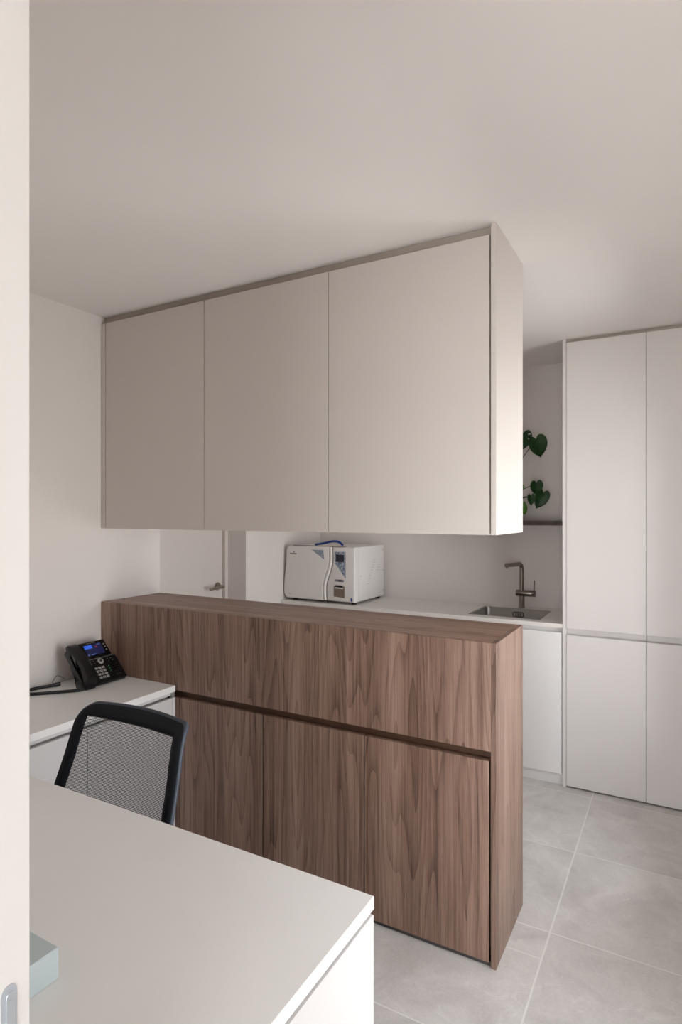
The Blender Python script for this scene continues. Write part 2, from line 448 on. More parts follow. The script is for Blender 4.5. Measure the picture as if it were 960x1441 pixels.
# sliding door leaf in the pocket of the front wall, edge towards the opening
LX, LY0, LY1 = -0.55, 0.3165, 0.3586
bm = bmesh.new()
bx(bm, -1.52, LX, LY0, LY1, 0.008, OZ-0.002, 0.0012)
d2 = obj('door_2', bm, LEAFW); d2['kind'] = 'structure'
# flush edge pull: a plate with a rounded slot, its tongue standing proud
def slot(cy, z0, z1, hw, n=8):
    p = [(cy+hw*math.cos(a), z1-hw+hw*math.sin(a)) for a in [PI*i/n for i in range(n+1)]]
    p += [(cy-hw*math.cos(a), z0+hw-hw*math.sin(a)) for a in [PI*i/n for i in range(n+1)]]
    return p
bm = bmesh.new(); prism(bm, slot((LY0+LY1)/2-0.0005, 0.955, 1.077, 0.0078), (LX-0.0002, 0, 0), (0, 1, 0), (0, 0, 1), (1, 0, 0), 0.0008)
ep = obj('edge_pull', bm, plain('edge_pull_steel', srgb(206, 216, 226), 0.3, metal=0.8), d2)
bm = bmesh.new(); prism(bm, slot((LY0+LY1)/2+0.0012, 0.962, 1.070, 0.0050), (LX+0.0004, 0, 0), (0, 1, 0), (0, 0, 1), (1, 0, 0), 0.0012, 0.0006)
obj('pull_tongue', bm, plain('pull_tongue_steel', srgb(206, 214, 222), 0.3, metal=0.9), ep)

# ---------------------------------------------------------------- walnut peninsula
YF, YK, X1, HP = 1.992, 2.378, -0.5333, 1.089
XE = -0.5512
pen = thing('peninsula_cabinet', 'long walnut peninsula cabinet with three doors standing on the stone floor', 'cabinet', (-1.5, 2.18, 0))
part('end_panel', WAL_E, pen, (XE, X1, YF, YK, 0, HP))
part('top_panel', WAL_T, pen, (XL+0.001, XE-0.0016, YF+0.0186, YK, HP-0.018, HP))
part('fascia', WAL_F, pen, (XL+0.001, XE-0.0006, YF, YF+0.018, 0.724, HP), bev=0.0012)
part('back_panel', WAL_F, pen, (XL+0.001, XE-0.001, YK-0.018, YK, 0, HP-0.0185))
part('carcass', WAL_D, pen, (XL+0.001, XE-0.001, YF+0.0205, YK-0.019, 0.06, 0.69), (XL+0.001, XE-0.001, YF+0.05, YK-0.019, 0.69, HP-0.0185))
part('grip_rail', WAL_D, pen, (XL+0.002, XE-0.001, YF+0.034, YF+0.0495, 0.690, 0.735), (XL+0.002, XE-0.001, YF+0.0205, YF+0.034, 0.690, 0.693), (XL+0.002, XE-0.001, YF+0.0185, YF+0.034, 0.7225, 0.735))
part('plinth', PLINTH, pen, (XL+0.001, XE-0.001, YF+0.009, YF+0.024, 0, 0.0155))
part('floor_batten', PLINTH, pen, (XL+0.001, XE-0.001, YF+0.045, YF+0.06, 0, 0.0595))
ds = [-1.9636, -1.4954, -1.0265, -0.5545]
part('filler_strip', WAL_F, pen, (-1.9990, ds[0]-0.0045, YF, YF+0.018, 0.0167, 0.692))
for a, b in zip(ds, ds[1:]):
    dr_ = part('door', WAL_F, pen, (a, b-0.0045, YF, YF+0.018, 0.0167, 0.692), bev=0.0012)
    dr_.data.materials.append(EDGE)                                  # shade of the door gaps painted on the upright edges
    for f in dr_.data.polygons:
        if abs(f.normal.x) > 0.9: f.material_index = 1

# ---------------------------------------------------------------- overhead cabinets above the peninsula
cs = [-2.4560, -1.8180, -1.1840, -0.5536]
ZB, ZT = 1.45, 2.457
labels = ['greige overhead cabinet against the left wall, farthest of the hanging three',
          'middle greige overhead cabinet hanging between two others above walnut peninsula',
          'nearest greige overhead cabinet, with the exposed pale end panel on its right']
for i in range(3):
    a, b = cs[i], cs[i+1]
    t = thing('overhead_cabinet', labels[i], 'cabinet', ((a+b)/2, 2.19, ZB), group='overhead cabinets above the peninsula')
    lo = XL+0.001 if i == 0 else a+0.0005
    part('carcass', GREIGE, t, (lo, b-0.0008, YF+0.0205, YK, ZB+0.001, ZT+0.002))
    part('top_filler', RECESS_SHADE, t, (lo, b-0.0008, YF+0.026, YF+0.044, ZT+0.003, ZC-0.0008))
    part('door', GREIGE, t, (a+0.0015, b-(0.0012 if i < 2 else 0.0028), YF, YF+0.0185, ZB, ZT), bev=0.0012)
    if i == 0: part('filler_strip', GREIGE, t, (XL+0.001, a-0.0018, YF, YF+0.0185, ZB, ZT+0.0))
    if i == 2: part('end_panel', GREIGE, t, (XE, X1, YF, YK, ZB, ZC-0.0008))

# ---------------------------------------------------------------- tall cabinets on the right
YT = 3.5218
ts = [-0.5530, -0.1545, 0.2440]
tl = ['tall greige floor-to-ceiling cabinet with side panel, beside the sink counter',
      'tall greige floor-to-ceiling cabinet in the corner at the right edge']
for i in range(2):
    a, b = ts[i], ts[i+1]
    t = thing('tall_cabinet', tl[i], 'cabinet', ((a+b)/2, 3.8, 0), group='tall cabinets')
    part('carcass', GREIGE_T, t, (a+0.0005, b-0.0005, YT+0.0205, YB-0.002, 0.02, 0.848), (a+0.0005, b-0.0005, YT+0.04, YB-0.002, 0.848, 0.885), (a+0.0005, b-0.0005, YT+0.0205, YB-0.002, 0.885, 2.47))
    part('top_filler', RECESS_SHADE, t, (a+0.0005, b-0.0005, YT+0.022, YT+0.04, 2.471, ZC-0.0008))
    part('upper_door', GREIGE_T, t, (a+0.0012, b-0.0016, YT, YT+0.0185, 0.8846, 2.479-0.005), bev=0.0012)
    part('lower_door', GREIGE_T, t, (a+0.0012, b-0.0016, YT, YT+0.0185, 0.009, 0.8480), bev=0.0012)
    part('plinth', PLINTH, t, (a+0.0005, b-0.0005, YT+0.03, YT+0.045, 0, 0.0195))
    if i == 0: part('side_panel', GREIGE_T, t, (-0.5724, a-0.0006, YT, YB-0.002, 0, ZC-0.0008))

# ---------------------------------------------------------------- sink counter
HC = 0.9064
SX0, SX1, SY0, SY1 = -1.137, -0.709, 3.600, 3.952
hx0, hx1, hy0, hy1 = SX0+0.012, SX1-0.012, SY0+0.012, SY1-0.012
CX1 = -0.5730
bm = bmesh.new()
for b in ((XL+0.001, hx0, YT, YB-0.001), (hx1, CX1, YT, YB-0.001), (hx0, hx1, YT, hy0), (hx0, hx1, hy1, YB-0.001)):
    bx(bm, *b, 0.8837, HC)
bmesh.ops.remove_doubles(bm, verts=bm.verts[:], dist=1e-5)
ct = obj('countertop', bm, COUNTER, world=(-1.5, 3.8, 0.8837)); tag(ct, 'long white counter along the back wall holding the sink and sterilizer', 'counter')
bl = ['white sink cabinet under the steel sink beside the tall cabinet', 'white base cabinet under the counter hidden behind the peninsula middle', 'white base cabinet under the counter and sterilizer by the left wall']
for i, (a, b) in enumerate(((-1.19, -0.5738), (-1.80, -1.19), (XL+0.001, -1.80))):
    t = thing('base_cabinet', bl[i], 'cabinet', ((a+b)/2, 3.8, 0), group='white base cabinets under the counter')
    if i == 0:
        part('carcass', WHITE_B, t, (a+0.0005, b-0.0005, YT+0.0205, YB-0.002, 0.068, 0.66), (a+0.0005, b-0.0005, YT+0.03, YT+0.05, 0.66, 0.8832),
             (a+0.0005, a+0.018, YT+0.05, YB-0.002, 0.66, 0.8832), (b-0.018, b-0.0005, YT+0.05, YB-0.002, 0.66, 0.8832))
    else:
        part('carcass', WHITE_B, t, (a+0.0005, b-0.0005, YT+0.0205, YB-0.002, 0.068, 0.8832))
    part('door', WHITE_B, t, (a+0.0012, b-0.004, YT, YT+0.0185, 0.0667, 0.857), bev=0.0012)
    part('plinth', WHITE_B, t, (a+0.0005, b-0.0005, YT+0.022, YT+0.04, 0, 0.0675))

# sink
sink = thing('kitchen_sink', 'rectangular stainless steel sink set into the white counter', 'sink', ((SX0+SX1)/2, (SY0+SY1)/2, HC))
def rrect(x0, x1, y0, y1, r, z, n=6):
    out = []
    for cx, cy, a0 in ((x1-r, y1-r, 0), (x0+r, y1-r, PI/2), (x0+r, y0+r, PI), (x1-r, y0+r, 1.5*PI)):
        for i in range(n+1):
            a = a0+PI/2*i/n; out.append(Vector((cx+r*math.cos(a), cy+r*math.sin(a), z)))
    return out
bm = bmesh.new()
loops = [rrect(SX0, SX1, SY0, SY1, .006, HC+0.0002), rrect(SX0, SX1, SY0, SY1, .006, HC+0.0016), rrect(SX0+.014, SX1-.014, SY0+.014, SY1-.014, .03, HC+0.0016),
         rrect(SX0+.016, SX1-.016, SY0+.016, SY1-.016, .03, HC-0.004), rrect(SX0+.018, SX1-.018, SY0+.018, SY1-.018, .035, HC-0.145),
         rrect(SX0+.034, SX1-.034, SY0+.034, SY1-.034, .04, HC-0.165), rrect(SX0+.12, SX1-.12, SY0+.12, SY1-.12, .04, HC-0.168)]
vl = [[bm.verts.new(p-sink.location) for p in l] for l in loops]
for A, B in zip(vl, vl[1:]):
    for j in range(len(A)): bm.faces.new((A[j], A[(j+1) % len(A)], B[(j+1) % len(A)], B[j]))
bm.faces.new(vl[-1])
obj('bowl', bm, STEEL, sink, True)
bm = bmesh.new(); lathe(bm, [(0.042, -0.1676), (0.042, -0.1655), (0.036, -0.1645), (0.026, -0.1645), (0.024, -0.167)], (0, -0.01, 0), 28)
dr = obj('drain', bm, STEEL_D, sink, True)
bm = bmesh.new()                                 # overflow grille on the back wall of the bowl
oy = SY1-0.0185-sink.location.y
tube(bm, [Vector((0.012, oy-0.0015, -0.034))+Vector((c*0.034, 0, d*0.015)) for c, d in [(math.copysign(abs(math.cos(q))**.5, math.cos(q)), math.copysign(abs(math.sin(q))**.5, math.sin(q))) for q in [2*PI*i/24+0.01 for i in range(24)]]], 0.0030, 8, closed=True)
for k in (-1, 0, 1): tube(bm, [(0.012+k*0.014, oy-0.002, -0.045), (0.012+k*0.014, oy-0.002, -0.023)], 0.0030, 8)
obj('overflow_cover', bm, plain('dark_steel', srgb(90, 86, 82), .35, metal=.8), sink, True)

# faucet
fx, fy = -0.902, 3.992
fau = thing('kitchen_faucet', 'brushed steel kitchen faucet with angled spout behind the sink', 'faucet', (fx, fy, HC))
bm = bmesh.new(); lathe(bm, [(0.021, 0.0003), (0.021, 0.006), (0.0185, 0.008), (0.0185, 0.082)], (0, 0, 0), 28)
obj('base', bm, STEEL_D, fau, True)
bm = bmesh.new(); lathe(bm, [(0.018, -0.036), (0.0205, -0.034), (0.0205, 0.064), (0.0195, 0.066), (0.0195, 0.070), (0.0205, 0.072), (0.0205, 0.086), (0.018, 0.088)], (0, 0, 0.098), 28, 'X')
obj('mixer_body', bm, STEEL_D, fau, True)
bm = bmesh.new(); tube(bm, [(0.078, 0, 0.112), (0.080, 0, 0.14), (0.081, 0, 0.185)], [0.0045, 0.004, 0.0038], 12)
obj('lever', bm, STEEL_D, fau, True)
bm = bmesh.new()
sd = Vector((-0.28, -0.96, 0)).normalized()
P = [Vector((0, 0, 0.11)), Vector((0, 0, 0.20)), Vector((0, 0, 0.255))]
for i in range(1, 8):
    a = PI/2*i/7; P.append(Vector((0, 0, 0.255))+sd*(0.035*(1-math.cos(a)))+Vector((0, 0, 0.035*math.sin(a))))
P.append(P[-1]+sd*0.135)
tube(bm, P, 0.0135, 20)
sp_end = P[-1]
obj('spout', bm, STEEL_D, fau, True)
bm = bmesh.new(); tube(bm, [sp_end+sd*0.0005, sp_end+sd*0.004], 0.0115, 20); tube(bm, [sp_end+sd*0.004, sp_end+sd*0.022, sp_end+sd*0.024], [0.0145, 0.0145, 0.012], 20)
tube(bm, [sp_end+sd*0.013, sp_end+sd*0.013+Vector((0, 0, -0.021))], 0.0085, 16)
obj('aerator', bm, STEEL_D, fau, True)

# ---------------------------------------------------------------- wall shelf and plant
bm = bmesh.new(); bx(bm, -1.55, -0.5735, 3.865, YB-0.001, 1.450, 1.4774, 0.0008)
sh = obj('wall_shelf', bm, walnut('walnut_shelf', 'Y', 'X', 0.30, 2.2), world=(-1.05, 3.96, 1.45)); tag(sh, 'dark walnut shelf on the back wall carrying the potted plant', 'shelf')

CR = Vector((math.cos(math.radians(29.5)), math.sin(math.radians(29.5)), 0))     # horizontal axis the leaves spread along
plant = thing('potted_monstera', 'green swiss cheese plant in a blush pot on the dark shelf', 'plant', (-0.944, 3.955, 1.4776))
PR = plant.location
bm = bmesh.new(); lathe(bm, [(0.050, 0), (0.055, 0.004), (0.070, 0.09), (0.074, 0.118), (0.074, 0.122), (0.069, 0.122), (0.066, 0.104)], (0, 0, 0), 36)
pot = obj('pot', bm, TERRA, plant, True)
bm = bmesh.new(); lathe(bm, [(0.0655, 0.100), (0.0655, 0.106), (0.03, 0.110)], (0, 0, 0), 24)
so = obj('soil', bm, SOIL, pot, True)
HALF = [(0.0, .62), (.10, .80), (.26, .95), (.46, .98), (.66, .86), (.80, .62), (.86, .30), (.82, -.04), (.70, -.36), (.52, -.64), (.32, -.86), (.15, -1.0), (.05, -1.12), (0, -1.2)]
def leaf(c, hh, hw, rot, mat, tilt=0.15, cup=0.22, slits=False, yaw=0.0):
    """heart-shaped leaf blade about centre c (world), tip down before rotation"""
    ring = [(x, y) for x, y in HALF]+[(-x, y) for x, y in HALF[-2:0:-1]]
    q = smooth_path([(x, y, 0) for x, y in ring+[ring[0]]], 2)[:-1]
    bm = bmesh.new()
    R = Matrix.Rotation(rot, 3, 'Y') @ Matrix.Rotation(tilt, 3, 'X')
    ang = math.radians(29.5)+yaw
    Q = Matrix.Rotation(ang, 3, 'Z')
    def pt(x, y):
        p = Vector((x*hw/.86, 0.0, y*hh/1.1))
        p.y = -cup*hw*(abs(x)**1.3)+0.12*hh*y*y*(1 if y < 0 else 0.4)
        return Q @ (R @ p) + (Vector(c)-PR)
    o = (0.0, .42)
    cen = bm.verts.new(pt(*o)); prev = None; n = len(q)
    for f in (.34, .58, .86, 1.0):
        cur = [bm.verts.new(pt(o[0]+(p.x-o[0])*f, o[1]+(p.y-o[1])*f)) for p in q]
        for j in range(n):
            k = (j+1) % n
            if prev is None: bm.faces.new((cen, cur[j], cur[k]))
            elif not (slits and .8 < f < .9 and j in (9, 13, n-10, n-14)): bm.faces.new((prev[j], cur[j], cur[k], prev[k]))
        prev = cur
    ob = obj('leaf', bm, mat, plant, 'all')
    sm = ob.modifiers.new('thickness', 'SOLIDIFY'); sm.thickness = 0.0009
    top = pt(*o)
    base = Vector((random.uniform(-.02, .02), random.uniform(-.02, .02), 0.106))
    d = top-base; mid = base+Vector((d.x*.25, d.y*.25, d.z*.62))
    b2 = bmesh.new(); tube(b2, smooth_path([base, mid, top*0.55+mid*0.45+Vector((0, 0, d.z*.06)), top], 5), [0.0026]*15+[0.0016], 8)
    obj('petiole', b2, STEM, ob, True)
S = 0.00445
leaf((-0.885, 3.94, 2.000), 16.5*S, 13*S, 0.10, LEAFD, slits=True, yaw=.1)
leaf((-0.780, 3.90, 1.953), 16.5*S, 13.6*S, -0.33, LEAFD)
leaf((-0.790, 3.90, 1.690), 11.5*S, 9.3*S, -0.10, LEAFD, tilt=.3)
leaf((-0.768, 3.93, 1.620), 15.0*S, 10.5*S, 0.36, LEAFD, tilt=.1)
leaf((-0.826, 3.92, 1.615), 9.0*S, 5.6*S, -0.10, LEAFD)
leaf((-0.872, 3.89, 1.555), 9.5*S, 7.0*S, -0.5, LEAFB)
leaf((-0.890, 3.92, 1.690), 6.0*S, 4.5*S, -0.2, LEAFB)
leaf((-1.060, 3.93, 1.860), 15.0*S, 12*S, 0.35, LEAFD, slits=True)
leaf((-1.110, 3.91, 1.680), 13.0*S, 11*S, 0.5, LEAFD)

# ---------------------------------------------------------------- steam sterilizer on the counter
AX0, AX1, AY0, AY1, AZ0, AZ1 = -2.474, -1.905, 3.550, 4.010, 0.922, 1.295
ac = thing('steam_sterilizer', 'white tabletop steam sterilizer with wavy door standing on the counter corner', 'sterilizer', ((AX0+AX1)/2, 3.78, HC))
AO = Vector(ac.location)
def loc_bm(bm): bm.transform(Matrix.Translation(-AO)); return bm
bm = bmesh.new(); bx(bm, AX0+0.02, AX1, AY0+0.062, AY1, AZ0, AZ1, 0.004, 2)
case = obj('casing', loc_bm(bm), WHITEC, ac, True)
def px(u): return AX0+(u-404)/(498-404)*(AX1-AX0)    # front fraction helper (left edge 404, right edge 498)
XW = -2.118                                           # wave edge of the door, mean
def wave(z):                                          # S-curve of the split between door and panel
    t = (z-AZ0)/(AZ1-AZ0); return 0.022*math.tanh((t-.50)*5)+0.006*math.sin((t-.5)*PI*2)
def zz(i, n): return AZ0+(AZ1-AZ0)*i/n
NN = 24
left = [(AX0+0.010+0.4*wave(zz(i, NN))-0.008+(0.02*max(0, abs(i/NN-.5)-.42)/.08), zz(i, NN)) for i in range(NN+1)]
right = [(XW-0.012+wave(zz(i, NN)), zz(i, NN)) for i in range(NN+1)]
bm = bmesh.new(); prism(bm, left[::-1]+right, (0, AY0+0.060, 0), (1, 0, 0), (0, 0, 1), (0, -1, 0), 0.060, 0.010)
door = obj('door', loc_bm(bm), WHITEP, ac, True)
bm = bmesh.new()
tube(bm, [(XW+wave(zz(i, NN)), AY0+0.012, zz(i, NN)+(0.003 if i == 0 else -0.003 if i == NN else 0)) for i in range(NN+1)], 0.0125, 14)
obj('door_handle', loc_bm(bm), WHITEP, ac, True)
pl = [(XW+0.016+wave(zz(i, NN)), zz(i, NN)) for i in range(NN+1)]
bm = bmesh.new(); prism(bm, pl[::-1]+[(AX1-0.001, AZ0), (AX1-0.001, AZ1)], (0, AY0+0.060, 0), (1, 0, 0), (0, 0, 1), (0, -1, 0), 0.056, 0.012)
fp = obj('control_panel', loc_bm(bm), WHITEP, ac, True)
def plate(name, mat, poly, y, th, parent, bev=0):
    bm = bmesh.new(); prism(bm, poly, (0, y, 0), (1, 0, 0), (0, 0, 1), (0, -1, 0), th, bev)
    return obj(name, loc_bm(bm), mat, parent)
FA = AY0+0.0003; FB = AY0+0.0043
plate('marbled_decal', DECAL, [(-2.247, 1.272), (-2.150, 1.272), (-2.142, 1.206)], FA, 0.0006, door)
plate('logo', INK, [(-2.428+0.0, 1.236), (-2.372, 1.235), (-2.372, 1.243), (-2.428, 1.244)], FA, 0.0004, door)
plate('emblem', INK, [(-2.402, 1.247), (-2.386, 1.247), (-2.388, 1.254), (-2.400, 1.254)], FA, 0.0004, door)
plate('type_mark', INK, [(-2.436, 0.950), (-2.424, 0.950), (-2.424, 0.954), (-2.436, 0.954)], FA, 0.0004, door)
dx0, dx1 = -2.063, -1.975
plate('marbled_decal', DECAL, [(dx0, 1.262), (dx1, 1.264), (dx1, 1.082), (dx0+0.002, 1.186)], FB, 0.0006, fp)
plate('display', LCD, [(dx0+0.012, 1.193), (dx1-0.012, 1.193), (dx1-0.012, 1.244), (dx0+0.012, 1.244)], FB-0.0006, 0.0012, fp)
plate('button_bar', plain('chrome_button', srgb(150, 152, 158), .2, metal=.6), [(dx0+0.012, 1.058), (dx1-0.018, 1.058), (dx1-0.010, 1.066), (dx1-0.018, 1.074), (dx0+0.012, 1.074), (dx0+0.004, 1.066)], FB, 0.003, fp, 0.001)
plate('button', BLACKG, [(-2.030, 1.061), (-2.005, 1.061), (-2.005, 1.071), (-2.030, 1.071)], FB-0.003, 0.001, fp)
pr = plate('printer_cover', SMOKE, [(dx0-0.004, 0.956), (dx1-0.008, 0.950), (dx1-0.008, 1.028), (dx0-0.004, 1.032)], FB, 0.002, fp, 0.0006)
plate('printer_slot', BLACKG, [(dx0+0.010, 1.022), (dx1-0.022, 1.021), (dx1-0.022, 1.034), (dx0+0.010, 1.035)], FB-0.002, 0.002, pr)
plate('printer_lip', WHITEP, [(dx0+0.008, 1.012), (dx1-0.020, 1.011), (dx1-0.020, 1.019), (dx0+0.008, 1.020)], FB-0.002, 0.003, pr)
plate('drop_symbol', BLUEP, [(-1.932, 0.957), (-1.922, 0.946), (-1.921, 0.934), (-1.927, 0.928), (-1.934, 0.932), (-1.936, 0.945)], AY0+0.0045, 0.0012, fp)
for i in range(13):                                   # cooling slots and screws on the right side
    k = i if i < 10 else i-10
    y = 3.86-0.012*k if i < 10 else 3.93-0.015*k
    z = 1.195-0.018*k if i < 10 else 1.155-0.018*k
    bm = bmesh.new(); bx(bm, AX1-0.0002, AX1+0.0006, y-0.018, y+0.018, z-0.0018, z+0.0018)
    obj('vent_slot', loc_bm(bm), plain('vent_grey', srgb(188, 184, 180), .5) if i == 0 else bpy.data.materials['vent_grey'], case)
for y, z in ((3.64, 1.095), (3.995, 1.262), (3.995, 1.11), (3.995, 0.965)):
    bm = bmesh.new(); lathe(bm, [(0.0035, 0), (0.0035, 0.0015), (0.002, 0.0022)], (AX1, y, z), 12, 'X')
    obj('screw', loc_bm(bm), INK, case, True)
for x in (AX0+0.06, AX1-0.03):
    for y in (AY0+0.05, AY1-0.05):
        bm = bmesh.new(); lathe(bm, [(0.016, HC+0.0003), (0.018, HC+0.003), (0.018, AZ0-0.0002)], (x, y, 0), 18)
        obj('foot', loc_bm(bm), RUBBER, ac, True)
bm = bmesh.new(); bx(bm, AX0+0.05, AX1-0.09, AY0+0.03, AY0+0.045, AZ1-0.001, AZ1+0.003, 0.001)  # thin brown strip along the top front edge
obj('top_strip', loc_bm(bm), plain('brown_strip', srgb(96, 84, 74), .6), ac)
bm = bmesh.new()
tube(bm, smooth_path([(-2.285, 3.665, AZ1+0.0072), (-2.21, 3.655, AZ1+0.018), (-2.13, 3.65, AZ1+0.034), (-2.08, 3.645, AZ1+0.030), (-2.045, 3.64, AZ1+0.0085)], 6), 0.0080, 10)
bh = obj('blue_hose', bm, BLUEP, smooth=True, world=(-2.15, 3.75, AZ1)); tag(bh, 'short blue hose lying looped on top of the white sterilizer', 'hose')

# ---------------------------------------------------------------- low side desk along the left wall
XD, HD = -1.9876, 0.7456
NY1 = 1.092
bm = bmesh.new(); bx(bm, XL+0.001, XD, NY1+0.0008, YF-0.0005, 0.718, HD, 0.0008)
wt = obj('side_worktop', bm, GREIGE_TOP, world=(-2.24, 1.55, 0.718)); tag(wt, 'pale greige worktop along the left wall carrying the black telephone', 'worktop')
sl = ['white drawer cabinet under the telephone, touching the walnut peninsula', 'white drawer cabinet behind the mesh chair, farther from the peninsula']
for i, (a, b) in enumerate(((1.529, YF-0.0008), (NY1+0.004, 1.529))):
    t = thing('drawer_cabinet', sl[i], 'cabinet', (-2.24, (a+b)/2, 0), group='white drawer cabinets along the left wall')
    e = 0.016 if i == 0 else 0.0
    part('carcass', WHITE, t, (XL+0.001, XD-0.0205, a+0.0004, b-0.0004, 0.05, 0.675), (XL+0.001, XD-0.045, a+0.0004, b-0.0004, 0.675, 0.7175))
    if i == 0: part('side_panel', WHITE, t, (XD-0.020, XD, b-e, b-0.0004, 0, 0.693))
    part('drawer_front', WHITE, t, (XD-0.0185, XD, a+0.0015, b-e-0.0015, 0.055, 0.693), bev=0.0012)
    part('grip_rail', WHITE, t, (XD-0.030, XD-0.012, a+0.0005, b-e-0.0005, 0.7015, 0.7172))
    if i == 0: part('rail_end', ALU, t, (XD-0.020, XD-0.003, b-e, b-0.001, 0.6935, 0.7172))
    part('plinth', PLINTH, t, (XD-0.06, XD-0.045, a+0.0005, b-0.0005, 0, 0.0498))

# ---------------------------------------------------------------- near desk
X2 = -0.5405
NY0 = 0.402
bm = bmesh.new(); bx(bm, XL+0.001, X2, NY0, NY1, 0.7192, HD, 0.0008)
dt = obj('desk_worktop', bm, GREIGE_TOP, world=(-1.5, 0.75, 0.7192)); tag(dt, 'wide pale desk worktop in the foreground with the chair pushed against it', 'desk')
t = thing('desk_pedestal', 'white cabinet under the right end of the foreground desk', 'cabinet', (-0.8, 0.75, 0))
part('carcass', WHITE, t, (-1.06, X2-0.0205, NY0, NY1-0.002, 0.05, 0.719))
part('front', WHITE, t, (X2-0.0185, X2, NY0+0.001, NY1-0.002, 0.055, 0.7090), bev=0.0012)
part('plinth', PLINTH, t, (X2-0.06, X2-0.045, NY0+0.001, NY1-0.004, 0, 0.0498))
t = thing('desk_support_panel', 'white side panel carrying the hidden left end of the foreground desk', 'panel', (-2.2, 0.75, 0))
part('panel', WHITE, t, (XL+0.002, XL+0.022, NY0+0.02, NY1-0.002, 0, 0.7188))
# pale box
bm = bmesh.new(); bx(bm, -1.05, -0.902, 0.489, 0.6388, HD+0.0004, HD+0.053, 0.0015)
bm.transform(Matrix.Translation((1.0, -0.56, -HD)))
pb = obj('paper_box', bm, BOXM); pb.location = (-1.0, 0.56, HD); tag(pb, 'small pale blue-grey box on the desk beside the door edge', 'box')

# ---------------------------------------------------------------- office chair
CX, CY = -1.495, 0.98
ch = thing('office_chair', 'black mesh-back office chair pushed in behind the foreground desk', 'chair', (CX, CY, 0))
def back_pt(s, z):
    """surface of the backrest, s -1..1 across, z height (world) -> chair coordinates"""
    prof = [(0.52, 1.185), (0.58, 1.205), (0.66, 1.232), (0.72, 1.251), (0.76, 1.262), (0.80, 1.272), (0.84, 1.283), (0.87, 1.295), (0.885, 1.309), (0.90, 1.328)]
    y = prof[-1][1]
    for (za, ya), (zb, yb) in zip(prof, prof[1:]):
        if z <= zb:
            f = max(0, (z-za)/(zb-za)); y = ya+(yb-ya)*f; break
    hw = 0.222+0.035*max(0, min(1, (0.90-z)/0.25))
    if z < 0.62: hw -= 0.03*((0.62-z)/0.1)**2
    if s > 0: hw -= s*0.014*max(0, min(1, (0.86-z)/0.2))
    return Vector((s*hw, y-CY+0.020*(1-s*s), z))
ZTOP, ZBOT = 0.893, 0.53
# rim path: up the left side, over the rounded top corners, down the right side and along the bottom
def rim(inset=0.0):
    path = []
    r = 0.052
    for i in range(15): path.append(back_pt(-1+inset, ZBOT+(ZTOP-r-ZBOT)*i/14))
    L0 = 0.235
    for i in range(1, 8):
        a = PI/2*i/8; path.append(back_pt(-1+inset+(r/L0)*(1-math.cos(a)), ZTOP-r+r*math.sin(a)))
    for i in range(13): path.append(back_pt((-1+r/L0)+(2-1.1*r/L0)*i/12*0.97, ZTOP+0.004*math.sin(PI*i/12)))
    r2 = 0.020
    for i in range(1, 6):
        a = PI/2*i/6; path.append(back_pt(1-(r2/L0)*(1-math.sin(a)), ZTOP-r2+r2*math.cos(a)))
    for i in range(15): path.append(back_pt(1, ZTOP-r2-(ZTOP-r2-ZBOT)*i/14))
    for i in range(1, 12): path.append(back_pt(1-2*i/12, ZBOT-0.012*math.sin(PI*i/12)))
    return path
bm = bmesh.new(); rp = rim(); tube(bm, [p+Vector((0, 0.008, 0)) for p in rp], 0.0085, 10, closed=True)
rimo = obj('back_frame', bm, CHRIM, ch, 'all')
# dark fabric border on the front of the frame: a rolled band inside the rim
bm = bmesh.new()
cen = Vector((0, 0, 0.71)); rows = []
for p in rp:
    d = Vector((cen.x-p.x, 0, cen.z-p.z))
    # inset measured square to each side
    wx, wz = 0.034, 0.030
    q = Vector((p.x, p.y, p.z))
    hw = abs(back_pt(1, p.z).x)
    sx = 1 if p.x > 0 else -1
    inx = min(abs(p.x), hw-wx); inz = max(min(p.z, ZTOP-wz), ZBOT+wz)
    s_in = sx*inx/abs(back_pt(1, inz).x)
    e = back_pt(max(-1, min(1, s_in)), inz)
    mid = (q+e)/2+Vector((0, -0.007, 0))
    out = q+(q-e).normalized()*0.006
    rows.append([bm.verts.new(v) for v in (out+Vector((0, 0.006, 0)), q+(q-e).normalized()*0.003+Vector((0, -0.004, 0)), mid, e+Vector((0, -0.003, 0)), e+Vector((0, 0.004, 0)))])
n = len(rows)
for i in range(n):
    A, B = rows[i], rows[(i+1) % n]
    for j in range(4):
        try: bm.faces.new((A[j], A[j+1], B[j+1], B[j]))
        except ValueError: pass
obj('back_border', bm, CHFRAME, ch, 'all')
bm = bmesh.new(); NU, NV = 24, 24
g = [[bm.verts.new(back_pt(-0.9+1.8*i/NU, ZBOT+0.015+(ZTOP-0.03-ZBOT)*j/NV)) for j in range(NV+1)] for i in range(NU+1)]
for i in range(NU):
    for j in range(NV): bm.faces.new((g[i][j], g[i+1][j], g[i+1][j+1], g[i][j+1]))
obj('mesh_backrest', bm, MESHF, ch, 'all')
bm = bmesh.new()
tube(bm, smooth_path([(0, 0.245, 0.56), (0, 0.262, 0.50), (0, 0.235, 0.43), (0, 0.12, 0.405)], 6), 0.018, 12)
tube(bm, smooth_path([(-0.215, 0.222, 0.60), (-0.10, 0.250, 0.57), (0, 0.254, 0.555), (0.10, 0.250, 0.57), (0.215, 0.222, 0.60)], 5), 0.012, 10)
obj('back_support', bm, BLACKP, ch, True)
bm = bmesh.new()
lo = []
for k, (ins, z) in enumerate(((0.03, 0.425), (0.008, 0.435), (0.0, 0.452), (0.006, 0.476), (0.03, 0.488), (0.10, 0.491))):
    lo.append([bm.verts.new(v) for v in rrect(-0.24+ins, 0.24-ins, -0.26+ins, 0.20-ins, 0.07, z)])
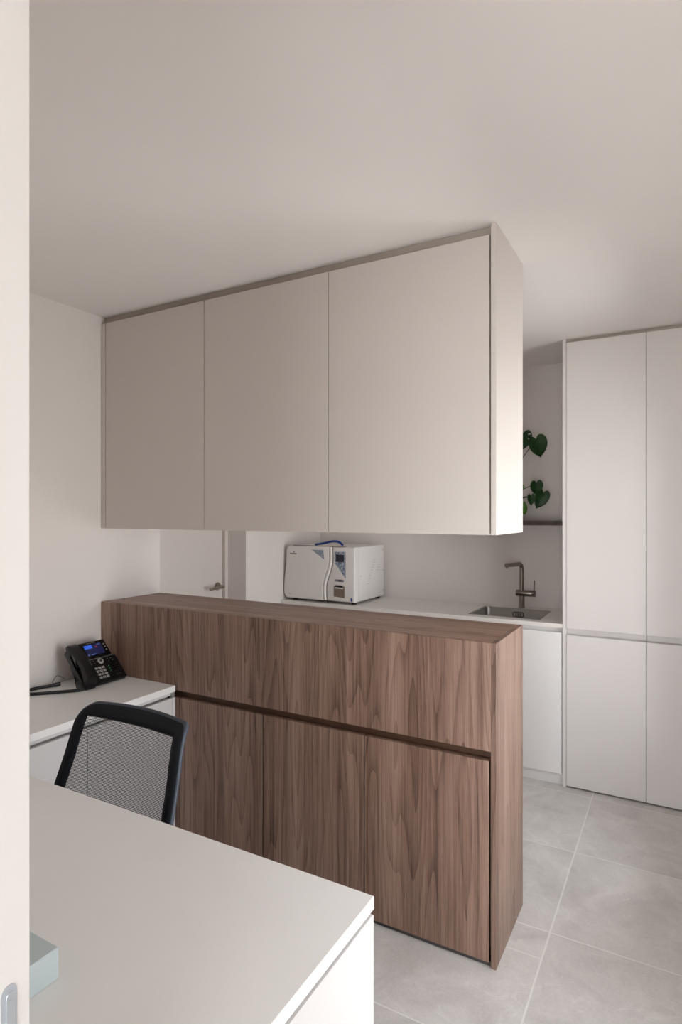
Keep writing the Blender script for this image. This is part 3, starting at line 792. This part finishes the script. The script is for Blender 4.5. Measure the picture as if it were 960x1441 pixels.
for A, B in zip(lo, lo[1:]):
    for j in range(len(A)): bm.faces.new((A[j], A[(j+1) % len(A)], B[(j+1) % len(A)], B[j]))
bm.faces.new(lo[0][::-1]); bm.faces.new(lo[-1])
obj('seat', bm, CHFAB, ch, True)
bm = bmesh.new(); bx(bm, -0.09, 0.09, -0.10, 0.14, 0.385, 0.4245, 0.01, 2); obj('tilt_mechanism', bm, BLACKP, ch)
bm = bmesh.new(); lathe(bm, [(0.026, 0.085), (0.026, 0.25), (0.015, 0.252), (0.015, 0.385)], (0, 0, 0), 20); obj('gas_lift', bm, GREYP, ch, True)
bm = bmesh.new(); lathe(bm, [(0.045, 0.062), (0.05, 0.07), (0.045, 0.1), (0.03, 0.112)], (0, 0, 0), 24); obj('hub', bm, BLACKP, ch, True)
for k in range(5):
    a = 2*PI*k/5+0.3; d = Vector((math.cos(a), math.sin(a), 0))
    bm = bmesh.new(); tube(bm, [d*0.03+Vector((0, 0, .088)), d*0.15+Vector((0, 0, .082)), d*0.285+Vector((0, 0, .068))], [0.022, 0.018, 0.013], 10)
    lg = obj('leg', bm, BLACKP, ch, True)
    bm = bmesh.new(); s = Vector((-d.y, d.x, 0))
    for q in (-1, 1):
        c = d*0.272+s*(0.014*q)+Vector((0, 0, 0.0255))
        tube(bm, [c-s*0.009, c-s*0.006, c+s*0.006, c+s*0.009], [0.021, 0.025, 0.025, 0.021], 18)
    tube(bm, [d*0.272+Vector((0, 0, 0.03)), d*0.272+Vector((0, 0, 0.066))], 0.006, 8)
    obj('caster', bm, RUBBER, lg, True)

# ---------------------------------------------------------------- desk telephone
ph = thing('desk_telephone', 'black desk telephone with lit blue screen on the side worktop', 'telephone', (-2.268, 1.735, HD), PI/2)
# local: x to the user's right, y away from the user, z up; the face is tilted
TA = math.radians(47); PWID, PLEN = 0.232, 0.215
FO = Vector((0, 0.004, 0.014)); EU = Vector((0, math.cos(TA), math.sin(TA))); EN = Vector((0, -math.sin(TA), math.cos(TA)))
def fbox(bm, x0, x1, s0, s1, n0, n1, bev=0.0, seg=2):
    t = bmesh.new(); bx(t, x0, x1, s0, s1, n0, n1, bev, seg)
    M = Matrix(((1, EU.x, EN.x, FO.x), (0, EU.y, EN.y, FO.y), (0, EU.z, EN.z, FO.z), (0, 0, 0, 1)))
    merge(bm, t, M)
bm = bmesh.new(); fbox(bm, 0.0, PWID, 0.0, 0.130, -0.026, 0.0, 0.004)
body = obj('body', bm, BLACKP, ph, True)
bm = bmesh.new(); prism(bm, [(0.001, 0.0), (0.012, 0.006), (0.135, 0.140), (0.118, 0.165), (0.075, 0.130), (0.068, 0.0)], (0.004, 0, 0.0006), (0, 1, 0), (0, 0, 1), (1, 0, 0), 0.05)
fbox(bm, 0.004, PWID-0.004, 0.015, 0.125, -0.034, -0.0262, 0.002)
obj('stand', bm, GREYP, ph)
bm = bmesh.new(); fbox(bm, 0.066, 0.210, 0.128, PLEN, -0.022, 0.007, 0.003)
scr = obj('screen_housing', bm, BLACKG, ph, True)
bm = bmesh.new(); fbox(bm, 0.088, 0.182, 0.142, 0.199, 0.0072, 0.0078); display = obj('display', bm, emit('lit_screen', srgb(14, 20, 62), 0.9), scr)
bm = bmesh.new(); fbox(bm, 0.089, 0.130, 0.178, 0.196, 0.0079, 0.0082); obj('menu_highlight', bm, emit('screen_blue', srgb(52, 104, 226), 0.85), display)
for x, s, w, h, c in ((0.150, 0.182, 0.010, 0.008, (150, 50, 70)), (0.120, 0.1445, 0.022, 0.004, (120, 140, 230)), (0.093, 0.1445, 0.006, 0.005, (120, 150, 240)), (0.163, 0.194, 0.005, 0.004, (120, 140, 230)), (0.173, 0.194, 0.005, 0.004, (120, 140, 230))):
    bm = bmesh.new(); fbox(bm, x-w/2, x+w/2, s-h/2, s+h/2, 0.0079, 0.0082); obj('screen_icon', bm, emit('icon_%d' % c[0], srgb(*c), 0.7), display)
bm = bmesh.new(); fbox(bm, 0.112, 0.158, 0.2045, 0.2075, 0.0072, 0.0075); obj('brand_mark', bm, INK, scr)
for k in range(3):
    bm = bmesh.new(); fbox(bm, 0.192, 0.200, 0.186-0.016*k, 0.191-0.016*k, 0.0071, 0.0088, 0.0008); obj('line_key', bm, KEYG, scr)
bm = bmesh.new(); fbox(bm, 0.070, 0.222, 0.1235, 0.1260, 0.0001, 0.0012); obj('trim_line', bm, INK, body)
# round navigation key
def fdisc(bm, x, s, prof, n=28):
    t = bmesh.new(); lathe(t, prof, (x, s, 0), n)
    M = Matrix(((1, EU.x, EN.x, FO.x), (0, EU.y, EN.y, FO.y), (0, EU.z, EN.z, FO.z), (0, 0, 0, 1))); merge(bm, t, M)
bm = bmesh.new(); fdisc(bm, 0.140, 0.107, [(0.0145, 0), (0.0145, 0.002), (0.0135, 0.0028)]); nav = obj('navigation_ring', bm, KEYG, body, True)
bm = bmesh.new(); fdisc(bm, 0.140, 0.107, [(0.0065, 0.0028), (0.0065, 0.004), (0.0055, 0.0046)]); obj('centre_key', bm, GREYP, nav, True)
# number keys, each with its numeral
def numeral(txt, x, s, n, size, parent):
    cu = bpy.data.curves.new('numeral', 'FONT'); cu.body = txt; cu.size = size; cu.align_x = 'CENTER'; cu.align_y = 'CENTER'
    to = bpy.data.objects.new('numeral_tmp', cu); COL.objects.link(to)
    dg = bpy.context.evaluated_depsgraph_get(); me = bpy.data.meshes.new_from_object(to.evaluated_get(dg))
    bpy.data.objects.remove(to)
    t = bmesh.new(); t.from_mesh(me); bpy.data.meshes.remove(me)
    bmesh.ops.translate(t, verts=t.verts[:], vec=(x, s, n))
    M = Matrix(((1, EU.x, EN.x, FO.x), (0, EU.y, EN.y, FO.y), (0, EU.z, EN.z, FO.z), (0, 0, 0, 1))); t.transform(M)
    me = bpy.data.meshes.new('numeral'); t.to_mesh(me); t.free(); me.materials.append(BLACKP)
    o = bpy.data.objects.new('numeral', me); COL.objects.link(o); o.parent = parent
for r, row in enumerate(('123', '456', '789', '*0#')):
    for c, tx in enumerate(row):
        x, s = 0.0985+0.0185*c, 0.074-0.0165*r
        bm = bmesh.new(); fbox(bm, x-0.0066, x+0.0066, s-0.0052, s+0.0052, 0.0, 0.0026, 0.0009); k = obj('number_key', bm, KEYG, body)
        numeral(tx, x, s, 0.0028, 0.008, k)
for x, s in ((0.088, 0.112), (0.104, 0.112), (0.088, 0.100), (0.104, 0.100), (0.178, 0.110), (0.196, 0.110), (0.180, 0.098), (0.200, 0.098), (0.185, 0.020), (0.203, 0.020)):
    bm = bmesh.new(); fbox(bm, x-0.006, x+0.006, s-0.0028, s+0.0028, 0, 0.0018, 0.0008); kk = obj('function_key', bm, BLACKG, body)
    bm = bmesh.new(); fbox(bm, x-0.002, x+0.002, s-0.0009, s+0.0009, 0.0018, 0.0021); obj('key_symbol', bm, KEYG, kk)
for k in range(3):
    bm = bmesh.new(); fbox(bm, 0.172, 0.216, 0.070-0.0125*k, 0.0765-0.0125*k, 0, 0.0018, 0.0008); kk = obj('speed_dial_key', bm, BLACKG, body)
    bm = bmesh.new(); fbox(bm, 0.1635, 0.1675, 0.0717-0.0125*k, 0.0747-0.0125*k, 0, 0.0016); obj('green_light', bm, emit('green_led', srgb(40, 150, 90), 0.6), body)
# handset: bowed bar on the left, thick at both ends
bm = bmesh.new(); secs = []
for i in range(17):
    t = i/16; s = -0.004+0.214*t
    h = 0.030+0.016*math.sin(PI*t)**1.0; lowr = 0.002+0.024*math.sin(PI*max(0, min(1, (t-.14)/.72)))
    w = 0.026-0.003*math.sin(PI*t)
    if i in (0, 16): h -= 0.010; w -= 0.004
    sec = []
    for a, bq in ((-1, 0), (-1, .75), (-.8, 1), (.8, 1), (1, .75), (1, 0)):
        sec.append(bm.verts.new(FO+Vector((0.028+a*w, 0, 0))+EU*s+EN*(lowr+(h-lowr)*bq)))
    secs.append(sec)
for A, B in zip(secs, secs[1:]):
    for j in range(6): bm.faces.new((A[j], A[(j+1) % 6], B[(j+1) % 6], B[j]))
bm.faces.new(secs[0][::-1]); bm.faces.new(secs[-1])
obj('handset', bm, BLACKP, ph, True)
bm = bmesh.new(); fbox(bm, 0.002, 0.055, 0.128, 0.196, -0.022, 0.0015, 0.003); obj('handset_cradle', bm, GREYP, ph, True)

# cords behind the telephone
zc = HD+0.0072
bm = bmesh.new()
tube(bm, smooth_path([(-2.274, 1.730, zc), (-2.286, 1.708, zc), (-2.330, 1.657, zc), (-2.378, 1.606, zc), (-2.413, 1.5745, zc), (-2.447, 1.556, zc), (-2.470, 1.566, zc), (-2.476, 1.590, zc), (-2.472, 1.613, zc), (-2.4665, 1.651, zc), (-2.448, 1.695, zc), (-2.441, 1.712, zc)], 6), 0.0066, 10)
cd = obj('telephone_cord', bm, CORD, smooth='all', world=(-2.33, 1.62, HD)); tag(cd, 'thick black cord looping over the worktop left of the telephone', 'cord')
bm = bmesh.new(); tube(bm, [(-2.4455, 1.700, zc+0.002), (-2.440, 1.713, zc+0.002), (-2.434, 1.730, zc+0.002)], [0.0072, 0.0092, 0.008], 12)
bm.transform(Matrix.Translation((2.33, -1.62, -HD)))
obj('plug', bm, BLACKP, cd, True)
bm = bmesh.new(); tube(bm, smooth_path([(-2.448, 1.70, HD+0.014), (-2.452, 1.71, HD+0.030), (-2.452, 1.725, HD+0.044), (-2.448, 1.742, HD+0.038), (-2.440, 1.756, HD+0.024)], 6), 0.0013, 8)
bm.transform(Matrix.Translation((2.33, -1.62, -HD)))
obj('thin_wire', bm, CORD, cd, True)
